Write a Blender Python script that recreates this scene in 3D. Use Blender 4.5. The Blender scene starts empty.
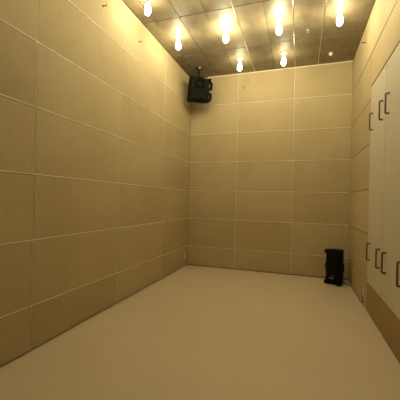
import bpy, bmesh, math, random
from mathutils import Vector, Matrix
random.seed(4)
S = bpy.context.scene
COL = S.collection

# ------------------------------------------------------------------ room size
W, H, D = 2.58, 3.30, 7.0          # width, height, depth (y runs from 0 at the far wall to -D)
ROWS = [2.80, 2.30, 1.815, 1.317, 0.827, 0.338]

# ------------------------------------------------------------------ materials
def new_mat(name):
    m = bpy.data.materials.new(name); m.use_nodes = True
    nt = m.node_tree
    return m, nt, nt.nodes, nt.links, nt.nodes['Principled BSDF']

def plain(name, col, rough=.5, metal=0., spec=.5, bump=0., scale=200.):
    m, nt, n, l, b = new_mat(name)
    b.inputs['Base Color'].default_value = (*col, 1)
    b.inputs['Roughness'].default_value = rough
    b.inputs['Metallic'].default_value = metal
    b.inputs['Specular IOR Level'].default_value = spec
    tc = n.new('ShaderNodeTexCoord')
    t = n.new('ShaderNodeTexNoise'); t.inputs['Scale'].default_value = scale
    l.new(tc.outputs['Object'], t.inputs['Vector'])
    mr = n.new('ShaderNodeMapRange')
    mr.inputs['To Min'].default_value = max(0, rough - .06); mr.inputs['To Max'].default_value = min(1, rough + .06)
    l.new(t.outputs['Fac'], mr.inputs['Value']); l.new(mr.outputs['Result'], b.inputs['Roughness'])
    if bump:
        bp = n.new('ShaderNodeBump'); bp.inputs['Strength'].default_value = bump; bp.inputs['Distance'].default_value = .002
        l.new(t.outputs['Fac'], bp.inputs['Height']); l.new(bp.outputs['Normal'], b.inputs['Normal'])
    return m

def board(name, col, col2, rough=.75, grain=(60, 60, 6), cloud=1.8, spec=.3, bump=.2, contrast=.42):
    """board: cloudy mottling + stretched fibre grain + per-panel tone"""
    m, nt, n, l, b = new_mat(name)
    tc = n.new('ShaderNodeTexCoord')
    mp = n.new('ShaderNodeMapping'); mp.inputs['Scale'].default_value = grain
    l.new(tc.outputs['Object'], mp.inputs['Vector'])
    g = n.new('ShaderNodeTexNoise'); g.inputs['Scale'].default_value = 1.0; g.inputs['Detail'].default_value = 6
    l.new(mp.outputs['Vector'], g.inputs['Vector'])
    c = n.new('ShaderNodeTexNoise'); c.inputs['Scale'].default_value = cloud; c.inputs['Detail'].default_value = 4
    l.new(tc.outputs['Object'], c.inputs['Vector'])
    at = n.new('ShaderNodeAttribute'); at.attribute_name = 'tone'
    a = n.new('ShaderNodeMath'); a.operation = 'MULTIPLY_ADD'; a.inputs[1].default_value = .45
    l.new(g.outputs['Fac'], a.inputs[0]); l.new(at.outputs['Fac'], a.inputs[2])
    a2 = n.new('ShaderNodeMath'); a2.operation = 'MULTIPLY_ADD'; a2.inputs[1].default_value = .55
    l.new(c.outputs['Fac'], a2.inputs[0]); l.new(a.outputs[0], a2.inputs[2])
    mr = n.new('ShaderNodeMapRange')
    mr.inputs['From Min'].default_value = .5 - contrast / 2; mr.inputs['From Max'].default_value = .5 + contrast / 2
    l.new(a2.outputs[0], mr.inputs['Value'])
    mx = n.new('ShaderNodeMix'); mx.data_type = 'RGBA'
    mx.inputs['A'].default_value = (*col2, 1); mx.inputs['B'].default_value = (*col, 1)
    l.new(mr.outputs['Result'], mx.inputs['Factor']); l.new(mx.outputs['Result'], b.inputs['Base Color'])
    b.inputs['Roughness'].default_value = rough; b.inputs['Specular IOR Level'].default_value = spec
    bp = n.new('ShaderNodeBump'); bp.inputs['Strength'].default_value = bump; bp.inputs['Distance'].default_value = .001
    l.new(g.outputs['Fac'], bp.inputs['Height']); l.new(bp.outputs['Normal'], b.inputs['Normal'])
    return m

M = {}
M['wall'] = board('wall_board', (.52, .43, .255), (.42, .34, .19), grain=(70, 70, 9))
M['wall_right'] = board('wall_board_right', (.53, .44, .27), (.42, .34, .20), grain=(60, 60, 9), contrast=.5)
M['plinth'] = board('plinth_board', (.40, .285, .13), (.30, .205, .085), rough=.6, grain=(40, 8, 60))
M['ceiling'] = board('ceiling_board', (.29, .24, .155), (.15, .12, .07), grain=(14, 7, 14), cloud=4.0, rough=.56, contrast=.42, spec=.6, bump=.35)
M['floor'] = board('floor_resin', (.76, .67, .52), (.71, .62, .475), rough=.24, grain=(3, 3, 3), cloud=.8, spec=.45, bump=.02)
M['white'] = board('white_panel', (.60, .56, .47), (.55, .515, .43), rough=.5, grain=(30, 30, 3), cloud=1.2, spec=.35, bump=.04)
M['joint'] = plain('joint_filler', (.92, .84, .64), .4)
M['joint_tan'] = plain('tan_joint_filler', (.36, .27, .14), .6)
M['gap'] = plain('dark_gap', (.10, .075, .04), .9)
M['alu'] = plain('aluminium_strip', (.85, .80, .70), .28, 1.)
M['bronze'] = plain('dark_bronze', (.15, .095, .05), .45, .6)
M['black'] = plain('black_plastic', (.005, .0045, .004), .6, spec=.1, bump=.4, scale=400)
M['grille'] = plain('black_grille', (.004, .0038, .0035), .6, spec=.12, bump=1., scale=500)
M['rubber'] = plain('black_rubber', (.006, .0055, .005), .8, spec=.15)
M['steel'] = plain('steel', (.6, .57, .5), .3, 1.)
M['cream'] = plain('cream_plastic', (.85, .80, .68), .4)
M['mark'] = plain('pale_print', (.8, .8, .78), .4)
M['porcelain'] = plain('lamp_porcelain', (.85, .82, .74), .3)
def glow(name, strength):
    m, nt, n, l, b = new_mat(name)
    b.inputs['Base Color'].default_value = (1, .9, .7, 1)
    b.inputs['Emission Color'].default_value = (1, .87, .54, 1)
    b.inputs['Emission Strength'].default_value = strength
    return m
M['bulb'] = glow('bulb_glow', 168)
M['bulb_weak'] = glow('bulb_glow_weak', 52)      # far-row bulbs, strength lowered so the wall beside them doesn't overexpose
M['bulb_mid'] = glow('bulb_glow_mid', 108)

# ------------------------------------------------------------------ mesh helpers
def quad_box(bm, x0, x1, y0, y1, z0, z1, mi=0, bevel=0., tone=None, mat=None):
    x0, x1 = sorted((x0, x1)); y0, y1 = sorted((y0, y1)); z0, z1 = sorted((z0, z1))
    lay = bm.faces.layers.float.get('tone') or bm.faces.layers.float.new('tone')
    vs = [bm.verts.new(p) for p in ((x0,y0,z0),(x1,y0,z0),(x1,y1,z0),(x0,y1,z0),(x0,y0,z1),(x1,y0,z1),(x1,y1,z1),(x0,y1,z1))]
    fs = [bm.faces.new([vs[i] for i in f]) for f in ((0,3,2,1),(4,5,6,7),(0,1,5,4),(1,2,6,5),(2,3,7,6),(3,0,4,7))]
    if bevel:
        es = list({e for f in fs for e in f.edges})
        r = bmesh.ops.bevel(bm, geom=es, offset=bevel, segments=2, profile=.5, affect='EDGES')
        allv = {v for f in r['faces'] for v in f.verts}
        fs = list({f for v in allv for f in v.link_faces})
    t = random.uniform(-.12, .12) if tone is None else tone
    for f in fs:
        f.material_index = mi; f[lay] = t
    if mat is not None:
        bmesh.ops.transform(bm, matrix=mat, verts=list({v for f in fs for v in f.verts}))
    return fs

def lathe(bm, prof, seg=24, mi=0, mat=None, smooth=True):
    rings = []
    for r, z in prof:
        if r < 1e-6: rings.append([bm.verts.new((0, 0, z))])
        else: rings.append([bm.verts.new((r*math.cos(2*math.pi*k/seg), r*math.sin(2*math.pi*k/seg), z)) for k in range(seg)])
    fs = []
    for a, b in zip(rings, rings[1:]):
        for k in range(seg):
            k2 = (k+1) % seg
            q = [a[0]] if len(a) == 1 else [a[k], a[k2]]
            q += [b[0]] if len(b) == 1 else [b[k2], b[k]]
            if len(q) >= 3: fs.append(bm.faces.new(q))
    for ring in (rings[0], rings[-1]):
        if len(ring) > 1: fs.append(bm.faces.new(ring))
    for f in fs: f.material_index = mi; f.smooth = smooth
    if mat is not None: bmesh.ops.transform(bm, matrix=mat, verts=[v for r in rings for v in r])
    return fs

def tube(bm, pts, r, seg=10, mi=0):
    pts = [Vector(p) for p in pts]; rings = []
    up = None
    for i, p in enumerate(pts):
        t = (pts[min(i+1, len(pts)-1)] - pts[max(i-1, 0)]).normalized()
        if up is None: up = Vector((0, 0, 1)) if abs(t.z) < .9 else Vector((1, 0, 0))
        a = t.cross(up).normalized(); b = a.cross(t).normalized(); up = b
        rings.append([bm.verts.new(p + r*(a*math.cos(2*math.pi*k/seg) + b*math.sin(2*math.pi*k/seg))) for k in range(seg)])
    for A, B in zip(rings, rings[1:]):
        for k in range(seg):
            f = bm.faces.new((A[k], A[(k+1) % seg], B[(k+1) % seg], B[k])); f.smooth = True; f.material_index = mi
    for ring in (rings[0], rings[-1]): bm.faces.new(ring).material_index = mi

def spline(pts, n=10):
    P = [Vector(p) for p in pts]; P = [P[0]] + P + [P[-1]]; out = []
    for i in range(1, len(P)-2):
        for k in range(n):
            t = k/n; a, b, c, d = P[i-1:i+3]
            out.append(.5*((2*b) + (c-a)*t + (2*a-5*b+4*c-d)*t*t + (3*b-a-3*c+d)*t**3))
    out.append(P[-2]); return out

def obj(name, bm, mats, parent=None, mw=None):
    bmesh.ops.recalc_face_normals(bm, faces=bm.faces[:])
    me = bpy.data.meshes.new(name); bm.to_mesh(me); bm.free()
    for x in (mats if isinstance(mats, (list, tuple)) else [mats]): me.materials.append(x)
    o = bpy.data.objects.new(name, me); COL.objects.link(o)
    if parent: o.parent = parent
    return o

def tag(o, label, cat, group=None):
    o['label'] = label; o['category'] = cat
    if group: o['group'] = group
    return o

def struct(o, label=None, cat=None):
    o['kind'] = 'structure'
    if label: o['label'] = label
    if cat: o['category'] = cat
    return o

def thing(name, loc, label, cat, group=None, rot=None):
    o = bpy.data.objects.new(name, None); o.empty_display_size = .05; COL.objects.link(o)
    o.location = loc
    if rot: o.rotation_euler = rot
    return tag(o, label, cat, group)

def copy_tree(root, loc, label=None, rot=None):
    r = root.copy(); COL.objects.link(r); r.location = loc
    if rot: r.rotation_euler = rot
    if label: r['label'] = label
    for ch in list(root.children):
        c = ch.copy(); COL.objects.link(c); c.parent = r
        for g in list(ch.children):
            d = g.copy(); COL.objects.link(d); d.parent = c
    return r

# ------------------------------------------------------------------ panelled walls
G = .006        # half width of a joint
def panels(bm, frame, us, vs, depth=.02, vw=1.):
    """boards on a grid; frame(u, v, w) -> xyz with w pointing out into the room (0 = face of the boards)"""
    def bx(u0, u1, v0, v1, w0, w1, mi, bevel=0., tone=None):
        a = frame(u0, v0, w0); b = frame(u1, v1, w1)
        quad_box(bm, a[0], b[0], a[1], b[1], a[2], b[2], mi, bevel, tone)
    for i in range(len(us)-1):
        for j in range(len(vs)-1):
            lo = .013 if vs[j] == 0 else G
            bx(us[i]+(G if i else 0), us[i+1]-(G if i < len(us)-2 else 0), vs[j]+lo, vs[j+1]-(.004 if vs[j+1] == H else G), -depth, 0, 0, .0015)
    for v in vs[1:-1]: bx(us[0], us[-1], v-.002, v+.0052, -depth, .002, 1, .001, 0)      # joint filler, dark slit stays below it
    for u in us[1:-1]: bx(u-.0022*vw, u+.0042*vw, vs[0]+.01, vs[-1]-.005, -depth, .001, 1, 0, 0)
    bx(us[0], us[-1], vs[0], vs[-1], -.10, -depth+.001, 2, 0, 0)

allv = [0] + ROWS[::-1] + [H]
bm = bmesh.new()
panels(bm, lambda u, v, w: (w, -u, v), [0, 1.063, 2.149, 3.252, 4.35, 5.45, 6.55, D], allv, vw=.6)
struct(obj('wall_left', bm, [M['wall'], M['joint'], M['gap']]))
bm = bmesh.new()
panels(bm, lambda u, v, w: (u, -w, v), [0, .844, 1.748, W], allv)
quad_box(bm, .30, W, -.012, 0, H-.014, H-.001, 1, .002, 0)                                      # bright bead under the ceiling
struct(obj('wall_back', bm, [M['wall'], M['joint'], M['gap']]))
bm = bmesh.new()
panels(bm, lambda u, v, w: (u, -D + w, v), [0, .844, 1.748, W], allv)
struct(obj('wall_front', bm, [M['wall'], M['joint'], M['gap']]))

PY0, PW, PZ0, PZ1, NP = 1.312, .616, .312, 2.425, 2     # the white removable panels
PY1 = PY0 + PW*NP
fr = lambda u, v, w: (W - w, -u, v)
bm = bmesh.new()
panels(bm, fr, [0, PY0], allv)
panels(bm, fr, [PY0, 2.41, PY1+.70], [PZ1+.004, 2.80, H])
panels(bm, fr, [PY1, 3.25, 4.35, 5.45, 6.55, D], allv[:6])
panels(bm, fr, [PY1+.70, 4.35, 5.45, 6.55, D], [PZ1+.004, 2.80, H])
quad_box(bm, W+.03, W+.10, -PY0, -PY1, PZ0, PZ1, 2, 0, 0)
struct(obj('wall_right', bm, [M['wall_right'], M['joint_tan'], M['gap']]))
bm = bmesh.new()
quad_box(bm, W-.001, W+.10, -PY0-.004, -PY1, .006, PZ0-.004, 0, .0015, 0)
quad_box(bm, W+.03, W+.10, -PY0-.004, -PY1, 0, .01, 1, 0, 0)
struct(obj('baseboard_right', bm, [M['plinth'], M['gap']]))

bm = bmesh.new()
quad_box(bm, -.1, W+.1, -D-.1, .1, -.12, 0, 0, 0, 0)
struct(obj('floor', bm, M['floor']))

# ceiling: boards .32 x .90 with strips in the joints
bm = bmesh.new()
cx = [0, .16, .48, .80, 1.12, 1.445, 1.755, 2.09, W]
cy = [0, .83, 1.73, 2.63, 3.53, 4.43, 5.33, 6.23, D]
for i in range(len(cx)-1):
    for j in range(len(cy)-1):
        quad_box(bm, cx[i]+.003, cx[i+1]-.003, -cy[j]-.007, -cy[j+1]+.007, H, H+.02, 0, .0015)
for k, x in enumerate(cx[1:-1]):
    if k in (3, 5, 6): quad_box(bm, x-.004, x+.004, 0, -D, H-.003, H+.02, 1, .001, 0)
quad_box(bm, -.1, W+.1, -D-.1, .1, H+.015, H+.12, 2, 0, 0)
struct(obj('ceiling', bm, [M['ceiling'], M['alu'], M['gap']]))

# ------------------------------------------------------------------ white lift-off panels with four pull handles
def wall_panel(k, label):
    y = -(PY0 + PW*k)
    t = thing('wall_panel', (W, y - PW/2, PZ0), label, 'wall panel', 'white lift-off panels in the right wall')
    hh, hw = PZ1 - PZ0, PW/2
    bm = bmesh.new(); quad_box(bm, -.002, .028, -hw+.004, hw-.004, .003, hh-.011, 0, .002, random.uniform(-.03, .03))
    obj('board', bm, M['white'], t)
    for s in (1, -1):
        for zc in (.652-PZ0, 2.022-PZ0):
            bm = bmesh.new()
            yy = .203 if s > 0 else -.203-.022*k; a = .086
            p = [(-.002, yy, zc-a), (-.023, yy, zc-a), (-.028, yy, zc-a+.002), (-.030, yy, zc-a+.007),
                 (-.030, yy, zc+a-.007), (-.028, yy, zc+a-.002), (-.023, yy, zc+a), (-.002, yy, zc+a)]
            tube(bm, p, .0072, 10)
            for sg in (-1, 1):
                lathe(bm, [(.011, 0), (.011, .003), (.008, .005)], 16, 0,
                      Matrix.Translation((-.002, yy, zc+sg*a)) @ Matrix.Rotation(-math.pi/2, 4, 'Y'))
            obj('handle', bm, M['bronze'], t)
    bm = bmesh.new()
    for s in (1, -1):
        for zc in (.05, hh-.05):
            lathe(bm, [(.006, 0), (.006, .0012), (.003, .002)], 12, 0, Matrix.Translation((-.002, s*(hw-.035), zc)) @ Matrix.Rotation(-math.pi/2, 4, 'Y'))
    obj('screws', bm, M['bronze'], t)
wall_panel(0, 'white wall panel with dark pull handles on the right wall, the one nearer the far corner')
wall_panel(1, 'white wall panel with dark pull handles, cut by the right edge of the photo')

# ------------------------------------------------------------------ bare-bulb ceiling lamps
def lamp(loc, label):
    t = thing('ceiling_lamp', loc, label, 'lamp', 'bare bulb lamps on the ceiling')
    bm = bmesh.new(); lathe(bm, [(.050, 0), (.050, -.006), (.044, -.012), (.030, -.015), (.024, -.022)], 32)
    obj('ceiling_rose', bm, M['porcelain'], t)
    bm = bmesh.new(); lathe(bm, [(.022, -.016), (.0225, -.030), (.0185, -.033), (.0185, -.044), (.0205, -.047), (.0205, -.053), (.013, -.054)], 24)
    obj('socket', bm, M['porcelain'], t)
    bm = bmesh.new()
    pr = [(.0130, -.050), (.0140, -.060), (.0180, -.072), (.0240, -.086), (.0295, -.101), (.0325, -.117), (.0335, -.133), (.0320, -.150), (.0275, -.164), (.0190, -.175), (.0090, -.180), (0, -.181)]
    lathe(bm, pr, 28)
    obj('bulb', bm, M['bulb'], t)
    return t
L0 = lamp((.315, -1.36, H), 'glowing bare bulb above the left wall, leftmost of the row of four')
rest = [((.955, -1.36, H), 'glowing bare bulb, second from the left in the row of four'),
        ((1.595, -1.36, H), 'glowing bare bulb, third from the left in the row of four'),
        ((2.245, -1.36, H), 'glowing bare bulb nearest the right wall, rightmost of the row of four'),
        ((.965, -.515, H), 'glowing bare bulb close to the far wall, nearer the hanging black speaker'),
        ((1.605, -.515, H), 'glowing bare bulb close to the far wall, right one of the two there'),
        ((.285, -2.13, H), 'glowing bare bulb by the left wall, cut by the top edge of the photo'),
        ((.955, -2.20, H), 'bare bulb above the frame, second from the left wall in the nearer row of four'),
        ((1.595, -2.20, H), 'bare bulb above the frame, third from the left wall in the nearer row of four'),
        ((2.245, -2.20, H), 'bare bulb above the frame, rightmost in the nearer row of four'),
        ((.955, -3.05, H), 'bare bulb above the frame, left one of the pair nearest the camera'),
        ((1.595, -3.05, H), 'bare bulb above the frame, right one of the pair nearest the camera')]
def set_bulb(root, m):
    b = next(c for c in root.children if c.name.startswith('bulb'))
    b.material_slots[0].link = 'OBJECT'; b.material_slots[0].material = m
set_bulb(L0, M['bulb_mid'])
for loc, lb in rest:
    r_ = copy_tree(L0, loc, lb)
    set_bulb(r_, M['bulb_weak'] if loc[1] > -1 else M['bulb_mid'] if loc[0] > 2 or loc[0] < .5 or loc[1] < -3 else M['bulb'])

# ------------------------------------------------------------------ loudspeakers
def cabinet_bm(w, h, d, back=.62, bev=.02, z0=0., front_slope=0.):
    """moulded cabinet: wide front (at -y), narrower rounded back (at +y)"""
    bm = bmesh.new()
    plan = [(-w/2, -d/2), (w/2, -d/2), (w/2, -d*.12), (w/2*back, d/2), (-w/2*back, d/2), (-w/2, -d*.12)]
    lo = [bm.verts.new((x, y, z0)) for x, y in plan]
    hi = [bm.verts.new((x*.96, y*.96 + front_slope*(1 if y < -d*.3 else 0), z0+h)) for x, y in plan]
    bm.faces.new(lo[::-1]); bm.faces.new(hi)
    for i in range(6): bm.faces.new((lo[i], lo[(i+1) % 6], hi[(i+1) % 6], hi[i]))
    bmesh.ops.bevel(bm, geom=bm.edges[:], offset=bev, segments=3, profile=.6, affect='EDGES')
    for f in bm.faces: f.smooth = True
    return bm

def dome_grille(w, h, z0, y, bulge, nx=10, nz=16):
    """curved grille with thickness"""
    bm = bmesh.new(); gr = []
    for j in range(nz+1):
        row = []
        for i in range(nx+1):
            u = i/nx*2-1; v = j/nz*2-1
            row.append(bm.verts.new((u*w/2, y - bulge*(1-u*u)*(1-.6*v**4), z0 + (v+1)/2*h)))
        gr.append(row)
    for j in range(nz):
        for i in range(nx):
            bm.faces.new((gr[j][i], gr[j][i+1], gr[j+1][i+1], gr[j+1][i])).smooth = True
    bmesh.ops.recalc_face_normals(bm, faces=bm.faces[:])
    r = bmesh.ops.extrude_face_region(bm, geom=bm.faces[:])
    for v in [x for x in r['geom'] if isinstance(x, bmesh.types.BMVert)]: v.co.y += .012 + (abs(v.co.y - y))*0
    return bm

# floor speaker
fa = math.atan2(-.48, .88)
sp = thing('floor_speaker', (2.375, -.285, 0), 'black loudspeaker standing on the floor in the far right corner', 'speaker', None, (0, 0, fa))
w, h, d = .205, .480, .20
bm = cabinet_bm(w, h, d, .75, .014, .012); obj('cabinet', bm, M['black'], sp)
bm = dome_grille(w*.86, h*.80, .022+h*.10, -d/2-.001, .016); obj('front_grille', bm, M['grille'], sp)
for sx in (-1, 1):
    for sy in (-1, 1):
        bm = bmesh.new(); lathe(bm, [(.018, 0), (.016, .016)], 14, 0, Matrix.Translation((sx*(.068 if sy < 0 else .042), sy*.074, 0))); obj('foot', bm, M['rubber'], sp)
for z in (.008, .016+h-.055):
    for sx in (-1, 1):
        bm = bmesh.new(); quad_box(bm, sx*(w/2-.030), sx*(w/2+.012), -d/2-.020, -d/2+.045, z, z+.055, 0, .010)
        obj('corner_bumper', bm, M['rubber'], sp)
for sx in (-1, 1):
    bm = bmesh.new()
    tube(bm, spline([(sx*(w/2-.004), -.035, .19), (sx*(w/2+.020), -.035, .20), (sx*(w/2+.024), -.035, .245), (sx*(w/2+.020), -.035, .29), (sx*(w/2-.004), -.035, .30)], 5), .009)
    obj('side_grip', bm, M['rubber'], sp)
bm = bmesh.new()
for dx, dz, s in ((-.026, .002, .005), (.004, -.001, .007), (-.006, .030, .003), (.020, .022, .003)):
    quad_box(bm, dx-s, dx+s, -d/2-.0215, -d/2-.012, .098+dz-s*.8, .098+dz+s*.8, 0, .001)
obj('badge', bm, M['mark'], sp)['label'] = 'small pale marks low on the grille'

# its cable to the wall socket
bm = bmesh.new()
tube(bm, spline([(2.44, -.19, .060), (2.475, -.17, .03), (2.515, -.19, .006), (2.555, -.30, .004), (2.573, -.42, .004), (2.574, -.70, .004), (2.574, -1.00, .004), (2.572, -1.12, .02), (2.570, -1.140, .08), (2.572, -1.141, .118)], 10), .003, 8)
tag(obj('speaker_cable', bm, M['rubber']), 'thin black cable running from the floor speaker along the right wall', 'cable')

def wall_socket(loc, rz, label):
    t = thing('wall_socket', loc, label, 'socket', None, (0, 0, rz))      # local +x points into the room
    bm = bmesh.new(); quad_box(bm, 0, .008, -.026, .026, -.042, .042, 0, .003); obj('cover_plate', bm, M['cream'], t)
    bm = bmesh.new()
    for z in (-.02, .02): lathe(bm, [(.014, 0), (.014, .0015), (.011, .002)], 18, 0, Matrix.Translation((.0078, 0, z)) @ Matrix.Rotation(math.pi/2, 4, 'Y'))
    obj('outlet', bm, M['bronze'], t)
wall_socket((W, -1.142, .14), math.pi, 'small cream wall socket low on the right wall, left of the white panels')
wall_socket((0, -.125, .18), 0, 'small dark wall socket low on the left wall by the far corner')

# hanging speaker
HS = Vector((.238, -.34, 2.955))
hs = thing('hanging_speaker', (HS.x, HS.y, H), 'black loudspeaker hung from the ceiling in the far left corner', 'speaker')
tilt = Matrix.Translation((0, 0, HS.z - H)) @ Matrix.Rotation(math.radians(38), 4, 'Z') @ Matrix.Rotation(math.radians(12), 4, 'X')
def hpart(name, bm, mat):
    bmesh.ops.transform(bm, matrix=tilt, verts=bm.verts[:]); return obj(name, bm, mat, hs)
w, h, d = .325, .365, .24
hpart('cabinet', cabinet_bm(w, h, d, .85, .014, -h/2), M['black'])
hpart('front_grille', dome_grille(w*.86, h*.50, -h/2+.02, -d/2-.001, .018), M['grille'])
bm = bmesh.new()   # horn above the woofer grille
lathe(bm, [(.018, -.05), (.03, -.01), (.075, .016), (.085, .018), (.085, .006), (.07, -.02)], 28, 0, Matrix.Translation((0, -d/2-.004, h/2-.085)) @ Matrix.Rotation(math.pi/2, 4, 'X') @ Matrix.Diagonal((1.25, .8, 1, 1)))
hpart('horn', bm, M['grille'])
for z in (-h/2-.004, h/2-.048):
    for sx in (-1, 1):
        bm = bmesh.new(); quad_box(bm, sx*(w/2-.03), sx*(w/2+.012), -d/2-.022, -d/2+.04, z, z+.052, 0, .010)
        hpart('corner_bumper', bm, M['rubber'])
for zc in (-.09, .085):              # grip loops and bracket knobs on the side towards the room
    bm = bmesh.new(); x0, x1 = w/2-.006, w/2+.050
    tube(bm, spline([(x0, -.05, zc-.048), (x1-.012, -.05, zc-.048), (x1, -.05, zc-.030), (x1, -.05, zc+.030), (x1-.012, -.05, zc+.048), (x0, -.05, zc+.048)], 5), .024)
    hpart('side_grip', bm, M['rubber'])
bm = bmesh.new(); lathe(bm, [(.014, 0), (.014, .03), (.030, .032), (.030, .052), (.02, .060)], 12, 0, Matrix.Translation((w/2-.012, .04, -.005)) @ Matrix.Rotation(math.pi/2, 4, 'Y'))
hpart('bracket_knob', bm, M['rubber'])
bm = bmesh.new(); quad_box(bm, -.09, .09, -.05, .05, h/2-.012, h/2+.012, 0, .003); quad_box(bm, -.05, .05, -.03, .03, h/2+.01, h/2+.036, 0, .004)
hpart('top_bracket', bm, M['rubber'])
bm = bmesh.new()   # drop rod and ceiling plate
top = tilt @ Vector((0, 0, h/2+.032))
tube(bm, [top, (top.x, top.y, -.006)], .013, 16)
obj('drop_rod', bm, M['rubber'], hs)
bm = bmesh.new(); lathe(bm, [(.045, 0), (.045, -.008), (.03, -.014)], 24, 0, Matrix.Translation((top.x, top.y, 0))); obj('ceiling_plate', bm, M['rubber'], hs)
bm = bmesh.new()
lathe(bm, [(.022, 0), (.022, -.014), (.012, -.022), (.012, -.034)], 16, 0, Matrix.Translation((.05, -.07, 0))); obj('anchor_bolt', bm, M['steel'], hs)['label'] = 'shiny steel bolt'

# ------------------------------------------------------------------ small fittings
def hook(loc, rz, label):
    t = thing('wall_hook', loc, label, 'hook', 'small hooks high on the walls', (0, 0, rz))   # local +x into the room
    bm = bmesh.new(); lathe(bm, [(.011, 0), (.011, .003), (.006, .005)], 14, 0, Matrix.Rotation(math.pi/2, 4, 'Y')); obj('base_plate', bm, M['bronze'], t)
    bm = bmesh.new(); tube(bm, spline([(.002, 0, 0), (.022, 0, 0), (.034, 0, -.008), (.040, 0, 0), (.040, 0, .012)], 5), .0045, 8); obj('hook_arm', bm, M['bronze'], t)
hook((0, -2.505, 3.035), 0, 'tiny dark hook high on the left wall, nearer the camera of the two there')
hook((0, -1.815, 3.035), 0, 'tiny dark hook high on the left wall, nearer the far corner of the two there')
hook((W, -.956, 3.09), math.pi, 'tiny dark hook high on the right wall')
hook((.941, 0, 3.05), -math.pi/2, 'tiny dark hook high on the far wall under the ceiling lamp')

t = thing('smoke_detector', (2.246, -.339, H), 'small cream round detector on the ceiling near the far right corner', 'detector')
bm = bmesh.new(); lathe(bm, [(.030, 0), (.030, -.010), (.026, -.014)], 24); obj('base', bm, M['cream'], t)
bm = bmesh.new(); lathe(bm, [(.022, -.013), (.024, -.022), (.019, -.034), (.008, -.038), (0, -.0385)], 24); obj('sensor_cap', bm, M['cream'], t)
t = thing('ceiling_hook', (1.92, -1.056, H), 'small ring hook on the ceiling between the bulbs and the right wall', 'hook')
bm = bmesh.new(); lathe(bm, [(.012, 0), (.012, -.004), (.005, -.008), (.005, -.02)], 14); obj('base_plate', bm, M['steel'], t)
bm = bmesh.new(); tube(bm, [(.016*math.sin(a), 0, -.034+.016*math.cos(a)) for a in [2*math.pi*k/20 for k in range(21)]], .0035, 8); obj('ring', bm, M['steel'], t)

# ------------------------------------------------------------------ world, camera
wd = bpy.data.worlds.new('World'); S.world = wd; wd.use_nodes = True
wd.node_tree.nodes['Background'].inputs['Color'].default_value = (0, 0, 0, 1)
cam = bpy.data.cameras.new('Camera'); co = bpy.data.objects.new('Camera', cam); COL.objects.link(co)
R = ((0.947854015, -0.317960568, -0.0217679592), (0.3178637, 0.948103786, -0.00786635595), (0.0231394755, 0.000536913019, 0.999732102))
C = (1.8734, -4.963, 1.1537)
co.matrix_world = Matrix([[R[i][0], R[i][2], -R[i][1], C[i]] for i in range(3)] + [[0, 0, 0, 1]])
cam.sensor_width = 36; cam.lens = 298.51/400*36; cam.clip_start = .02
S.camera = co
S.view_settings.view_transform = 'Standard'; S.view_settings.look = 'None'
S.view_settings.exposure = 0; S.view_settings.gamma = 1; S.view_settings.use_curve_mapping = False
